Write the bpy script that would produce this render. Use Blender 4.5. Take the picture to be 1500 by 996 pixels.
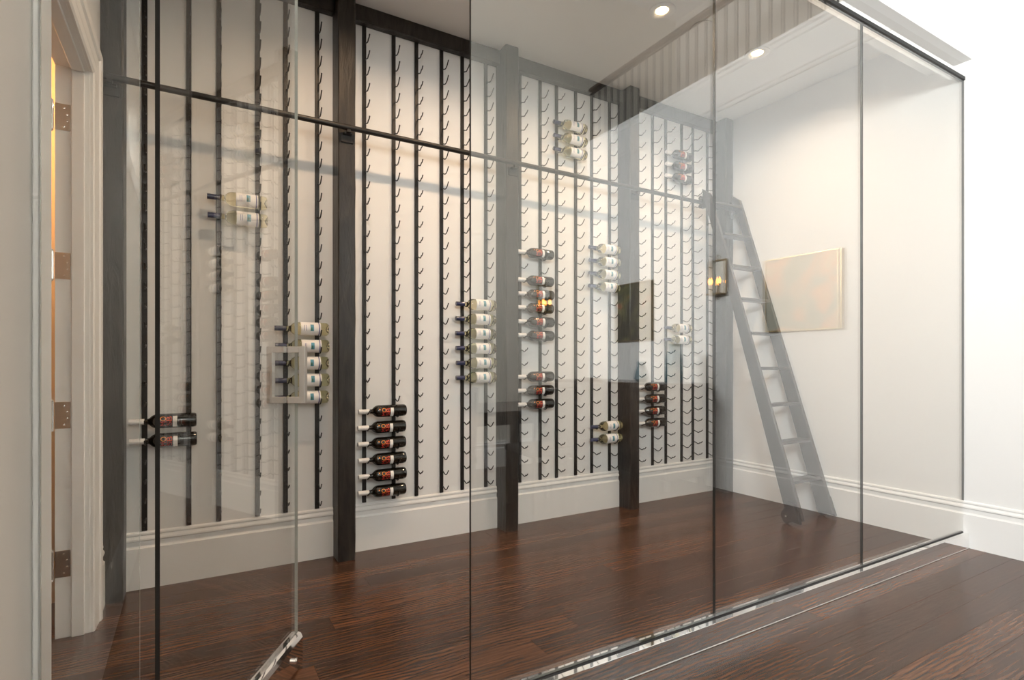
import bpy, bmesh, math, random
from mathutils import Vector, Matrix

for o in list(bpy.data.objects):
    bpy.data.objects.remove(o)
scene = bpy.context.scene
COL = scene.collection
R = math.radians
random.seed(7)

# ------------------------------------------------------------------ camera
cam_d = bpy.data.cameras.new('camera')
cam_d.sensor_width = 36.0
cam_d.lens = 36.0 * 804.8 / 1500.0
cam_d.shift_y = 32.5 / 1500.0
cam_d.clip_start = 0.02
cam = bpy.data.objects.new('camera', cam_d)
COL.objects.link(cam)
cam.location = (0.0, 0.0, 1.16)
cam.rotation_euler = (R(90), 0, -0.5287)
scene.camera = cam

# ------------------------------------------------------------------ world, exposure
world = bpy.data.worlds.new('world')
scene.world = world
world.use_nodes = True
bgn = world.node_tree.nodes['Background']
bgn.inputs[0].default_value = (0.95, 0.975, 1.0, 1)
bgn.inputs[1].default_value = 75.0
scene.view_settings.view_transform = 'Standard'
scene.view_settings.look = 'None'
scene.view_settings.gamma = 1.0
scene.view_settings.use_curve_mapping = False
scene.view_settings.exposure = 0.34


def portal(name, loc, rot, sx, sy):
    """daylight portal set in a window opening"""
    l = bpy.data.lights.new(name, 'AREA')
    l.shape = 'RECTANGLE'
    l.size, l.size_y = sx, sy
    l.cycles.is_portal = True
    o = bpy.data.objects.new(name, l)
    COL.objects.link(o)
    o.location = loc
    o.rotation_euler = rot
    return o


portal('window_left_offscreen', (-0.425, -1.33, 2.73), (0, R(-90), 0), 0.9, 1.75)

# ------------------------------------------------------------------ materials


def new_mat(name):
    m = bpy.data.materials.new(name)
    m.use_nodes = True
    nt = m.node_tree
    return m, nt, nt.nodes['Principled BSDF']


def N(nt, typ, **kw):
    n = nt.nodes.new(typ)
    for k, v in kw.items():
        setattr(n, k, v)
    return n


def simple(name, col, rough=0.5, metal=0.0, spec=0.5, bump=0.0, bscale=200.0, coat=0.0, emit=None, estr=0.0):
    m, nt, p = new_mat(name)
    p.inputs['Base Color'].default_value = (*col, 1)
    p.inputs['Roughness'].default_value = rough
    p.inputs['Metallic'].default_value = metal
    p.inputs['Specular IOR Level'].default_value = spec
    p.inputs['Coat Weight'].default_value = coat
    if emit:
        p.inputs['Emission Color'].default_value = (*emit, 1)
        p.inputs['Emission Strength'].default_value = estr
    tc = N(nt, 'ShaderNodeTexCoord')
    nz = N(nt, 'ShaderNodeTexNoise')
    nz.inputs['Scale'].default_value = bscale
    nt.links.new(tc.outputs['Object'], nz.inputs['Vector'])
    if bump:
        b = N(nt, 'ShaderNodeBump')
        b.inputs['Strength'].default_value = bump
        b.inputs['Distance'].default_value = 0.002
        nt.links.new(nz.outputs['Fac'], b.inputs['Height'])
        nt.links.new(b.outputs['Normal'], p.inputs['Normal'])
    return m


M = {}
M['wall'] = simple('wall_paint', (0.80, 0.795, 0.782), 0.6, spec=0.3, bump=0.04, bscale=350)
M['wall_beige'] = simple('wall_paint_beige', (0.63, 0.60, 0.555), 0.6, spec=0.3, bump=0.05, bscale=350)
M['ceiling'] = simple('ceiling_paint', (0.80, 0.79, 0.775), 0.8, spec=0.2, bump=0.05, bscale=300)
M['trim'] = simple('white_trim_paint', (0.82, 0.815, 0.80), 0.35, spec=0.45)
M['cream'] = simple('wall_paint_cream', (0.82, 0.785, 0.71), 0.6, spec=0.3, bump=0.04, bscale=350)
M['hall'] = simple('hall_paint_cream', (0.74, 0.66, 0.54), 0.7)
M['black'] = simple('black_powdercoat', (0.012, 0.010, 0.009), 0.42, spec=0.5, bump=0.05, bscale=900)
M['seal'] = simple('black_glazing_seal', (0.006, 0.005, 0.005), 0.5)
M['chrome'] = simple('polished_steel', (0.92, 0.91, 0.90), 0.03, metal=1.0)
M['nickel'] = simple('satin_nickel', (0.72, 0.70, 0.68), 0.42, metal=1.0, bump=0.03, bscale=1200)
M['hinge'] = simple('hinge_steel', (0.80, 0.78, 0.74), 0.16, metal=1.0)
M['capw'] = simple('white_capsule_foil', (0.82, 0.80, 0.78), 0.3, coat=0.3)
M['capn'] = simple('navy_capsule_foil', (0.025, 0.03, 0.085), 0.22, coat=0.6)
M['label'] = simple('white_label_paper', (0.84, 0.82, 0.80), 0.55)
M['teal'] = simple('teal_label_print', (0.08, 0.28, 0.38), 0.5)
M['green'] = simple('green_label_print', (0.05, 0.16, 0.10), 0.5)
M['navy'] = simple('navy_label_print', (0.06, 0.07, 0.25), 0.5)
M['orange'] = simple('orange_label_print', (0.85, 0.28, 0.03), 0.5)
M['redor'] = simple('red_orange_label_print', (0.75, 0.09, 0.03), 0.5)
M['red'] = simple('red_label_print', (0.55, 0.03, 0.02), 0.5)
M['redglass'] = simple('dark_bottle_glass', (0.008, 0.007, 0.005), 0.05, spec=0.6, coat=0.3)
M['iron'] = simple('dark_iron', (0.02, 0.018, 0.017), 0.5)
M['bulb'] = simple('candle_bulb_glow', (1, 0.6, 0.25), 0.4, emit=(1.0, 0.34, 0.06), estr=16)
M['lens'] = simple('lamp_lens_glow', (1, 0.9, 0.75), 0.4, emit=(1.0, 0.72, 0.38), estr=9)
M['mirror'] = simple('mirror_plate', (0.78, 0.76, 0.72), 0.06, metal=1.0)
M['brass'] = simple('aged_brass', (0.30, 0.22, 0.11), 0.35, metal=1.0)
M['leaf'] = simple('fern_leaf', (0.03, 0.07, 0.025), 0.5)
M['pot'] = simple('dark_pot_glaze', (0.03, 0.028, 0.025), 0.3)
M['tealglaze'] = simple('teal_glaze', (0.0, 0.12, 0.17), 0.15, coat=0.5)
M['upholstery'] = simple('black_chair_fabric', (0.02, 0.018, 0.016), 0.8, bump=0.2, bscale=600)
M['frame'] = simple('window_frame_bronze', (0.09, 0.06, 0.04), 0.4)


def wood(name, dark, light, rough, gscale, bump, hewn=False, coat=0.0):
    m, nt, p = new_mat(name)
    tc = N(nt, 'ShaderNodeTexCoord')
    oi = N(nt, 'ShaderNodeObjectInfo')
    mp = N(nt, 'ShaderNodeMapping')
    mp.inputs['Scale'].default_value = gscale
    nt.links.new(tc.outputs['Object'], mp.inputs['Vector'])
    ad = N(nt, 'ShaderNodeVectorMath', operation='ADD')
    mu = N(nt, 'ShaderNodeMath', operation='MULTIPLY')
    mu.inputs[1].default_value = 37.0
    nt.links.new(oi.outputs['Random'], mu.inputs[0])
    nt.links.new(mp.outputs[0], ad.inputs[0])
    nt.links.new(mu.outputs[0], ad.inputs[1])
    nz = N(nt, 'ShaderNodeTexNoise')
    nz.inputs['Scale'].default_value = 3.0
    nz.inputs['Detail'].default_value = 7
    nz.inputs['Roughness'].default_value = 0.62
    nz.inputs['Distortion'].default_value = 0.8 if hewn else 0.3
    nt.links.new(ad.outputs[0], nz.inputs['Vector'])
    cr = N(nt, 'ShaderNodeValToRGB')
    cr.color_ramp.elements[0].position = 0.35
    cr.color_ramp.elements[0].color = (*dark, 1)
    cr.color_ramp.elements[1].position = 0.68
    cr.color_ramp.elements[1].color = (*light, 1)
    nt.links.new(nz.outputs['Fac'], cr.inputs[0])
    nt.links.new(cr.outputs[0], p.inputs['Base Color'])
    p.inputs['Roughness'].default_value = rough
    p.inputs['Coat Weight'].default_value = coat
    b = N(nt, 'ShaderNodeBump')
    b.inputs['Strength'].default_value = bump
    b.inputs['Distance'].default_value = 0.006 if hewn else 0.002
    nt.links.new(nz.outputs['Fac'], b.inputs['Height'])
    nt.links.new(b.outputs['Normal'], p.inputs['Normal'])
    return m


M['post'] = wood('hewn_espresso_wood', (0.008, 0.0062, 0.0052), (0.034, 0.027, 0.022), 0.40, (9, 9, 1.6), 0.9, hewn=True)
M['ladder'] = wood('espresso_ladder_wood', (0.010, 0.006, 0.005), (0.026, 0.017, 0.013), 0.35, (14, 14, 1.5), 0.15, coat=0.2)
M['table'] = wood('dark_table_wood', (0.020, 0.011, 0.007), (0.055, 0.030, 0.018), 0.3, (1.5, 14, 14), 0.1, coat=0.3)


def floor_mat():
    m, nt, p = new_mat('stained_oak_floor')
    L = nt.links.new
    tc = N(nt, 'ShaderNodeTexCoord')
    oi = N(nt, 'ShaderNodeObjectInfo')
    mu = N(nt, 'ShaderNodeMath', operation='MULTIPLY')
    mu.inputs[1].default_value = 53.0
    L(oi.outputs['Random'], mu.inputs[0])
    ad = N(nt, 'ShaderNodeVectorMath', operation='ADD')
    L(tc.outputs['Object'], ad.inputs[0])
    L(mu.outputs[0], ad.inputs[1])
    # long straight grain
    mp = N(nt, 'ShaderNodeMapping')
    mp.inputs['Scale'].default_value = (1.2, 34, 10)
    L(ad.outputs[0], mp.inputs['Vector'])
    g = N(nt, 'ShaderNodeTexNoise')
    g.inputs['Scale'].default_value = 2.5
    g.inputs['Detail'].default_value = 6
    g.inputs['Roughness'].default_value = 0.6
    g.inputs['Distortion'].default_value = 0.5
    L(mp.outputs[0], g.inputs['Vector'])
    # ray fleck
    mp2 = N(nt, 'ShaderNodeMapping')
    mp2.inputs['Scale'].default_value = (0.42, 1.0, 1)
    mp2.inputs['Rotation'].default_value = (0, 0, 0.12)
    L(ad.outputs[0], mp2.inputs['Vector'])
    w = N(nt, 'ShaderNodeTexWave', wave_type='BANDS', bands_direction='Y')
    w.inputs['Scale'].default_value = 15.0
    w.inputs['Distortion'].default_value = 13.0
    w.inputs['Detail'].default_value = 3.0
    w.inputs['Detail Scale'].default_value = 0.45
    w.inputs['Detail Roughness'].default_value = 0.6
    L(mp2.outputs[0], w.inputs['Vector'])
    fr = N(nt, 'ShaderNodeValToRGB')
    fr.color_ramp.elements[0].position = 0.42
    fr.color_ramp.elements[1].position = 0.85
    L(w.outputs['Fac'], fr.inputs[0])
    # where the figure shows
    mk = N(nt, 'ShaderNodeTexNoise')
    mk.inputs['Scale'].default_value = 3.0
    mk.inputs['Detail'].default_value = 3
    L(ad.outputs[0], mk.inputs['Vector'])
    mr = N(nt, 'ShaderNodeMapRange')
    mr.inputs['From Min'].default_value = 0.32
    mr.inputs['From Max'].default_value = 0.68
    mr.inputs['To Min'].default_value = 0.10
    mr.inputs['To Max'].default_value = 0.95
    L(mk.outputs['Fac'], mr.inputs['Value'])
    fm = N(nt, 'ShaderNodeMath', operation='MULTIPLY')
    L(fr.outputs[0], fm.inputs[0])
    L(mr.outputs[0], fm.inputs[1])
    base = N(nt, 'ShaderNodeValToRGB')
    e = base.color_ramp.elements
    e[0].position, e[0].color = 0.30, (0.034, 0.0165, 0.0098, 1)
    e[1].position, e[1].color = 0.74, (0.155, 0.065, 0.029, 1)
    L(g.outputs['Fac'], base.inputs[0])
    mx = N(nt, 'ShaderNodeMix', data_type='RGBA')
    L(fm.outputs[0], mx.inputs['Factor'])
    L(base.outputs[0], mx.inputs['A'])
    mx.inputs['B'].default_value = (0.020, 0.0115, 0.0080, 1)
    # per-board tone
    tone = N(nt, 'ShaderNodeMapRange')
    tone.inputs['To Min'].default_value = 0.70
    tone.inputs['To Max'].default_value = 1.45
    L(oi.outputs['Random'], tone.inputs['Value'])
    hs = N(nt, 'ShaderNodeHueSaturation')
    L(tone.outputs[0], hs.inputs['Value'])
    L(mx.outputs['Result'], hs.inputs['Color'])
    L(hs.outputs[0], p.inputs['Base Color'])
    p.inputs['Roughness'].default_value = 0.27
    p.inputs['Specular IOR Level'].default_value = 0.5
    b = N(nt, 'ShaderNodeBump')
    b.inputs['Strength'].default_value = 0.06
    b.inputs['Distance'].default_value = 0.001
    L(g.outputs['Fac'], b.inputs['Height'])
    L(b.outputs['Normal'], p.inputs['Normal'])
    return m


M['floor'] = floor_mat()


def pane_mat(name, ior, tint):
    """clear architectural glass: each face reflects by its Fresnel term and passes the rest"""
    m = bpy.data.materials.new(name)
    m.use_nodes = True
    nt = m.node_tree
    nt.nodes.clear()
    L = nt.links.new
    out = N(nt, 'ShaderNodeOutputMaterial')
    mix = N(nt, 'ShaderNodeMixShader')
    tr = N(nt, 'ShaderNodeBsdfTransparent')
    tr.inputs[0].default_value = (*tint, 1)
    gl = N(nt, 'ShaderNodeBsdfGlossy')
    gl.inputs['Roughness'].default_value = 0.0
    gl.inputs['Color'].default_value = (1, 1, 1, 1)
    fr = N(nt, 'ShaderNodeFresnel')
    ge = N(nt, 'ShaderNodeNewGeometry')
    mr = N(nt, 'ShaderNodeMapRange')
    mr.inputs['To Min'].default_value = ior
    mr.inputs['To Max'].default_value = 1.0 / ior
    L(ge.outputs['Backfacing'], mr.inputs['Value'])
    L(mr.outputs[0], fr.inputs['IOR'])
    L(fr.outputs[0], mix.inputs[0])
    L(tr.outputs[0], mix.inputs[1])
    L(gl.outputs[0], mix.inputs[2])
    L(mix.outputs[0], out.inputs[0])
    return m


M['glass'] = pane_mat('clear_panel_glass', 1.90, (0.985, 0.992, 0.988))
M['doorglass'] = pane_mat('clear_door_glass', 1.52, (0.985, 0.992, 0.988))
M['edge'] = simple('glass_edge_dark', (0.010, 0.014, 0.012), 0.3)
M['edge_light'] = simple('glass_edge_pale', (0.50, 0.53, 0.50), 0.25)


def wineglass():
    m, nt, p = new_mat('pale_wine_glass')
    p.inputs['Base Color'].default_value = (0.95, 0.91, 0.66, 1)
    p.inputs['Roughness'].default_value = 0.02
    p.inputs['IOR'].default_value = 1.36
    p.inputs['Transmission Weight'].default_value = 1.0
    return m


M['wine'] = wineglass()


def canvas(name, cols, scale):
    m, nt, p = new_mat(name)
    tc = N(nt, 'ShaderNodeTexCoord')
    nz = N(nt, 'ShaderNodeTexNoise')
    nz.inputs['Scale'].default_value = scale
    nz.inputs['Detail'].default_value = 5
    nz.inputs['Distortion'].default_value = 1.6
    nt.links.new(tc.outputs['Object'], nz.inputs['Vector'])
    cr = N(nt, 'ShaderNodeValToRGB')
    el = cr.color_ramp.elements
    el[0].position, el[0].color = 0.3, (*cols[0], 1)
    el[1].position, el[1].color = 0.72, (*cols[-1], 1)
    for i, c in enumerate(cols[1:-1]):
        n = el.new(0.3 + 0.42 * (i + 1) / (len(cols) - 1))
        n.color = (*c, 1)
    nt.links.new(nz.outputs['Fac'], cr.inputs[0])
    nt.links.new(cr.outputs[0], p.inputs['Base Color'])
    p.inputs['Roughness'].default_value = 0.7
    return m


M['art_a'] = canvas('abstract_canvas_peach', [(0.30, 0.32, 0.25), (0.42, 0.42, 0.35), (0.72, 0.42, 0.28), (0.62, 0.56, 0.40)], 2.6)
M['art_b'] = canvas('abstract_canvas_dark', [(0.012, 0.014, 0.008), (0.03, 0.03, 0.015), (0.14, 0.14, 0.05), (0.40, 0.07, 0.03)], 3.4)

# ------------------------------------------------------------------ mesh helpers


def bm_new():
    return bmesh.new()


def box(bm, x0, x1, y0, y1, z0, z1, bevel=0.0, mat=0):
    vs = [bm.verts.new((x, y, z)) for z in (z0, z1) for y in (y0, y1) for x in (x0, x1)]
    fs = [(0, 2, 3, 1), (4, 5, 7, 6), (0, 1, 5, 4), (2, 6, 7, 3), (0, 4, 6, 2), (1, 3, 7, 5)]
    faces = [bm.faces.new([vs[i] for i in f]) for f in fs]
    for f in faces:
        f.material_index = mat
    if bevel:
        ed = set(e for f in faces for e in f.edges)
        bmesh.ops.bevel(bm, geom=list(ed), offset=bevel, segments=1, affect='EDGES', profile=0.5)
    return faces


def extrude_profile(bm, prof, a, b, up=Vector((0, 0, 1)), out=Vector((1, 0, 0))):
    """prof: list of (outward, height); swept from point a to point b"""
    a, b = Vector(a), Vector(b)
    ra = [bm.verts.new(a + out * d + up * z) for d, z in prof]
    rb = [bm.verts.new(b + out * d + up * z) for d, z in prof]
    n = len(prof)
    for i in range(n):
        j = (i + 1) % n
        bm.faces.new((ra[i], ra[j], rb[j], rb[i]))
    bm.faces.new(ra)
    bm.faces.new(list(reversed(rb)))


def tube(bm, pts, r, seg=8, caps=True):
    pts = [Vector(p) for p in pts]
    rings = []
    prev = None
    for i, p in enumerate(pts):
        if i == 0:
            t = pts[1] - pts[0]
        elif i == len(pts) - 1:
            t = pts[-1] - pts[-2]
        else:
            t = (pts[i + 1] - pts[i]).normalized() + (pts[i] - pts[i - 1]).normalized()
        t.normalize()
        if prev is None:
            ref = Vector((0, 0, 1)) if abs(t.z) < 0.9 else Vector((1, 0, 0))
            u = t.cross(ref).normalized()
        else:
            u = (prev - t * prev.dot(t)).normalized()
        prev = u
        v = t.cross(u)
        rr = r[i] if isinstance(r, (list, tuple)) else r
        rings.append([bm.verts.new(p + u * rr * math.cos(2 * math.pi * k / seg) + v * rr * math.sin(2 * math.pi * k / seg)) for k in range(seg)])
    for a, b in zip(rings[:-1], rings[1:]):
        for k in range(seg):
            l = (k + 1) % seg
            bm.faces.new((a[k], a[l], b[l], b[k]))
    if caps:
        bm.faces.new(list(reversed(rings[0])))
        bm.faces.new(rings[-1])


def lathe(bm, prof, axis='Z', seg=24, off=(0, 0, 0), a0=0.0, a1=2 * math.pi):
    """prof: list of (pos along axis, radius)"""
    off = Vector(off)
    full = abs(a1 - a0 - 2 * math.pi) < 1e-6
    cnt = seg if full else seg + 1
    rings = []
    for h, r in prof:
        ring = []
        for k in range(cnt):
            a = a0 + (a1 - a0) * k / seg
            c, s = r * math.cos(a), r * math.sin(a)
            if axis == 'Z':
                v = Vector((c, s, h))
            elif axis == 'X':
                v = Vector((h, c, s))
            else:
                v = Vector((c, h, s))
            ring.append(bm.verts.new(v + off))
        rings.append(ring)
    for a, b in zip(rings[:-1], rings[1:]):
        for k in range(cnt if full else cnt - 1):
            l = (k + 1) % cnt
            bm.faces.new((a[k], a[l], b[l], b[k]))
    if full:
        if prof[0][1] > 1e-4:
            bm.faces.new(list(reversed(rings[0])))
        if prof[-1][1] > 1e-4:
            bm.faces.new(rings[-1])
    return rings


def finish(bm, smooth=False, angle=40):
    bmesh.ops.remove_doubles(bm, verts=bm.verts, dist=1e-6)
    bmesh.ops.recalc_face_normals(bm, faces=bm.faces)
    if smooth:
        for f in bm.faces:
            f.smooth = True
        for e in bm.edges:
            if len(e.link_faces) == 2 and e.calc_face_angle(0) > R(angle):
                e.smooth = False


def mesh_of(name, bm, mats, smooth=False, angle=40):
    finish(bm, smooth, angle)
    me = bpy.data.meshes.new(name)
    bm.to_mesh(me)
    bm.free()
    for m in (mats if isinstance(mats, (list, tuple)) else [mats]):
        me.materials.append(M[m])
    return me


def link(name, data, parent=None, loc=None, rotz=None):
    o = bpy.data.objects.new(name, data)
    COL.objects.link(o)
    if parent:
        o.parent = parent
    if loc is not None:
        o.location = loc
    if rotz is not None:
        o.rotation_euler = (0, 0, rotz)
    return o


def obj(name, bm, mats, parent=None, loc=None, smooth=False, angle=40):
    return link(name, mesh_of(name, bm, mats, smooth, angle), parent, loc)


def tag(o, label, cat, group=None, kind=None):
    o['label'] = label
    o['category'] = cat
    if group:
        o['group'] = group
    if kind:
        o['kind'] = kind
    return o


def struct(name, bm, mats, label, cat, smooth=False):
    o = obj(name, bm, mats, smooth=smooth)
    return tag(o, label, cat, kind='structure')


def empty(name, loc=(0, 0, 0), rotz=0.0):
    o = link(name, None, None, loc, rotz)
    o.empty_display_size = 0.05
    return o


def bx(name, x0, x1, y0, y1, z0, z1, mats, parent=None, bevel=0.0):
    bm = bm_new()
    box(bm, x0, x1, y0, y1, z0, z1, bevel)
    return obj(name, bm, mats, parent)


# ------------------------------------------------------------------ the setting
YW = 3.396      # rack wall
XR = 4.208      # right wall
XL = -0.30      # left wall beside the camera
XL2 = -0.374    # left wall inside the wine room
YG = 1.558      # glass line
YS = -2.23      # wall behind the camera
ZC = 3.33       # wine room ceiling
ZTOP = 5.80     # high ceiling of the front room
PF = 3.25       # front of the posts

# floor: sub-base with one board per object
bm = bm_new()
box(bm, -2.3, XR + 0.1, YS - 0.1, YW + 0.1, -0.08, -0.018)
floor = struct('floor', bm, 'seal', 'dark stained oak plank floor through both rooms', 'floor')
PW = 0.127
y = YS - 0.02
row = 0
while y < YW + 0.02:
    x = (-2.25 if 1.2 < y < 3.6 else XL - 0.1) - random.uniform(0, 0.9)
    x_end = XR + 0.02
    x_start = -2.25 if 1.2 < y < 3.6 else XL - 0.1
    while x < x_end:
        ln = random.uniform(1.5, 2.9)
        a, b = max(x, x_start), min(x + ln, x_end)
        x += ln
        if b - a < 0.05:
            continue
        bm = bm_new()
        hl, hw = (b - a) / 2 - 0.0004, PW / 2 - 0.0004
        dz = random.uniform(-0.0003, 0.0003)
        box(bm, -hl, hl, -hw, hw, -0.018, 0.0, 0.0006)
        obj('plank', bm, 'floor', floor, ((a + b) / 2, y + PW / 2, 0.0))
    y += PW
    row += 1

bm = bm_new()
box(bm, XL2 - 0.12, XR + 0.15, YW, YW + 0.12, 0, ZC)
struct('wall_back', bm, 'wall', 'white wall carrying the black bottle racks', 'wall')
bm = bm_new()
box(bm, XR, XR + 0.12, YS - 0.1, YW, 0, 3.834)
struct('wall_right', bm, 'wall', 'white side wall behind the ladder', 'wall')
bm = bm_new()
box(bm, XL - 0.1, XR + 1.6, YS - 0.12, YS, 0, ZTOP)
struct('wall_front', bm, 'cream', 'tall cream wall facing the glass', 'wall')

# left wall beside the camera, with a high window
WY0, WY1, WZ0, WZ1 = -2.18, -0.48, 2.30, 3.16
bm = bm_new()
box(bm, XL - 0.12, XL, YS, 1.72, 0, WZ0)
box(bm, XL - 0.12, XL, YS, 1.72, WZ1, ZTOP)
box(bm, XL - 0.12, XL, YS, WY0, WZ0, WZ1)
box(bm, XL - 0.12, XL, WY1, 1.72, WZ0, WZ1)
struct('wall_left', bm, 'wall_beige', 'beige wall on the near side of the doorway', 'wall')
win = empty('window_1', (XL - 0.004, (WY0 + WY1) / 2, WZ0))
tag(win, 'high window with a bronze frame in the beige wall', 'window', kind='structure')
bm = bm_new()
wl = (WY1 - WY0) / 2
for a0, a1, b0, b1 in ((-wl, wl, 0, .05), (-wl, wl, .81, .86), (-wl, -wl + .05, .05, .81), (wl - .05, wl, .05, .81), (-.02, .02, .05, .81)):
    box(bm, -0.06, 0.003, a0, a1, b0, b1, 0.001)
obj('window_frame', bm, 'frame', win)
for s in (-1, 1):
    bm = bm_new()
    a = sorted((s * 0.02, s * (wl - 0.05)))
    box(bm, -0.004, 0.004, a[0], a[1], 0.05, 0.81)
    obj('pane', bm, 'doorglass', win)
# window casing
bm = bm_new()
for a0, a1, b0, b1 in ((-wl - .09, wl + .09, .86, .97), (-wl - .09, wl + .09, -.09, 0), (-wl - .09, -wl, 0, .86), (wl, wl + .09, 0, .86)):
    box(bm, 0.004, 0.014, a0, a1, b0, b1, 0.002)
obj('window_casing', bm, 'trim', win)

# inner left wall of the wine room, doorway between 1.72 and 2.945
bm = bm_new()
box(bm, XL2 - 0.118, XL2, 2.97, YW, 0, ZC)
box(bm, XL2 - 0.118, XL2, 1.72, 2.97, 2.42, ZC)
struct('wall_left', bm, 'wall', 'white wall section between door casing and corner post', 'wall')

# wine room ceiling
bm = bm_new()
box(bm, XL2 - 0.1, XR, 1.60, YW, ZC, ZC + 0.1)
struct('ceiling', bm, 'ceiling', 'low white ceiling over the wine racks', 'ceiling')
# high ceiling of the front room
bm = bm_new()
box(bm, XL - 0.12, XR + 1.6, YS, 1.75, ZTOP, ZTOP + 0.12)
struct('ceiling', bm, 'ceiling', 'high white ceiling above the front room', 'ceiling')

# header wall above the glass
bm = bm_new()
box(bm, XL - 0.12, XR + 0.12, 1.512, 1.75, 3.05, ZTOP)
struct('wall_header', bm, 'wall', 'white header wall overhanging the top of the glass', 'wall')

# upstairs hall above the right wall
bm = bm_new()
box(bm, XR, XR + 1.6, YS, 1.75, 3.74, 3.834)
struct('floor_upstairs', bm, 'table', 'dark landing floor behind the balcony railing', 'floor')
bm = bm_new()
box(bm, XR + 1.5, XR + 1.6, YS, 1.75, 3.834, ZTOP)
struct('wall_landing', bm, 'wall_beige', 'beige wall at the back of the landing', 'wall')
bm = bm_new()
box(bm, XR + 0.12, XR + 1.5, 1.65, 1.75, 3.834, ZTOP)
struct('wall_landing', bm, 'wall_beige', 'beige end wall closing the landing', 'wall')
bm = bm_new()
out = Vector((-1, 0, 0))
pr = [(0, 3.47), (0.012, 3.47), (0.020, 3.482), (0.020, 3.50), (0.032, 3.508), (0.034, 3.524), (0.018, 3.535), (0.016, 3.76), (0.028, 3.77), (0.030, 3.80), (0.045, 3.812), (0.045, 3.836), (0, 3.836)]
extrude_profile(bm, pr, (XR, YS, 0), (XR, 1.512, 0), out=out)
struct('trim_1', bm, 'trim', 'white moulded fascia under the balcony railing', 'trim')

# hall beyond the left doorway
bm = bm_new()
box(bm, -2.32, -2.22, 1.0, 3.5, -0.05, 2.75)
box(bm, -2.22, XL2 - 0.118, 3.40, 3.5, -0.05, 2.75)
box(bm, -2.22, XL - 0.12, 1.1, 1.2, -0.05, 2.75)
box(bm, -2.32, XL2 - 0.118, 1.0, 3.5, 2.65, 2.75)
struct('wall_hall', bm, 'hall', 'warmly lit hall seen through the door gap', 'wall')

# baseboards
BP = [(0, 0.290), (0.007, 0.290), (0.012, 0.284), (0.013, 0.276), (0.009, 0.270), (0.012, 0.264), (0.017, 0.256),
      (0.018, 0.248), (0.010, 0.241), (0.010, 0.218), (0.013, 0.212), (0.019, 0.207), (0.019, 0.0), (0, 0)]
POSTS = [-0.383, 0.735, 1.853, 2.971, 4.095]
PWID = 0.10
words = ['between the corner post and the next post', 'below the six red bottles', 'between the middle posts', 'beside the ladder end']
for i in range(4):
    bm = bm_new()
    extrude_profile(bm, BP, (POSTS[i] + PWID, YW, 0), (POSTS[i + 1], YW, 0), out=Vector((0, -1, 0)))
    struct('baseboard_back', bm, 'trim', 'tall white moulded baseboard ' + words[i], 'baseboard')
bm = bm_new()
extrude_profile(bm, BP, (XR, YS, 0), (XR, PF, 0), out=Vector((-1, 0, 0)))
struct('baseboard_right', bm, 'trim', 'tall white moulded baseboard along the ladder wall', 'baseboard')
bm = bm_new()
extrude_profile(bm, BP, (XL, YS, 0), (XL, 1.44, 0), out=Vector((1, 0, 0)))
struct('baseboard_left', bm, 'trim', 'white moulded baseboard under the high window', 'baseboard')
bm = bm_new()
extrude_profile(bm, BP, (XL2, 3.09, 0), (XL2, PF, 0), out=Vector((1, 0, 0)))
struct('baseboard_left', bm, 'trim', 'short white baseboard between casing and corner post', 'baseboard')
bm = bm_new()
extrude_profile(bm, BP, (XL, YS, 0), (XR, YS, 0), out=Vector((0, 1, 0)))
struct('baseboard_front', bm, 'trim', 'white baseboard along the tall cream wall', 'baseboard')

# door casing on the left wall -----------------------------------------------
# moulded casing profile: (along the wall away from the opening, out of the wall)
CP = [(0.0, 0.0), (0.0, 0.010), (0.008, 0.016), (0.040, 0.018), (0.046, 0.013), (0.054, 0.017), (0.085, 0.021),
      (0.095, 0.016), (0.104, 0.026), (0.128, 0.030), (0.140, 0.024), (0.140, 0.0)]
bm = bm_new()
ra = [bm.verts.new((XL2 + o_, 2.95 + a_, 0.0)) for a_, o_ in CP]
rb = [bm.verts.new((XL2 + o_, 2.95 + a_, 2.405 + a_)) for a_, o_ in CP]
rc = [bm.verts.new((XL2 + o_, 1.72, 2.405 + a_)) for a_, o_ in CP]
n = len(CP)
for p_, q_ in ((ra, rb), (rb, rc)):
    for i in range(n):
        j = (i + 1) % n
        bm.faces.new((p_[i], p_[j], q_[j], q_[i]))
bm.faces.new(ra)
bm.faces.new(list(reversed(rc)))
struct('trim_2', bm, 'trim', 'white moulded casing around the hinged door opening', 'trim')
# far jamb and head with stop
jm = empty('trim_3', (XL2, 2.95, 0))
tag(jm, 'white door jamb carrying four steel hinges', 'door jamb', kind='structure')
bm = bm_new()
box(bm, -0.118, 0.0, -0.002, 0.02, 0, 2.405, 0.001)
obj('side_jamb', bm, 'trim', jm)
bm = bm_new()
box(bm, -0.062, -0.018, -0.014, -0.002, 0, 2.39, 0.002)
obj('door_stop', bm, 'trim', jm)
bm = bm_new()
box(bm, -0.118, 0.0, -1.23, -0.002, 2.405, 2.43, 0.001)
obj('head_jamb', bm, 'trim', jm)
bm = bm_new()
box(bm, -0.062, -0.018, -1.23, -0.014, 2.393, 2.405, 0.002)
obj('head_stop', bm, 'trim', jm)
# near side casing board
bm = bm_new()
box(bm, XL, XL + 0.014, 1.56, 1.672, 0, 2.55, 0.003)
box(bm, XL, XL + 0.007, 1.672, 1.72, 0, 2.55, 0.002)
struct('trim_4', bm, 'trim', 'flat white casing board beside the narrow glass pane', 'trim')

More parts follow.
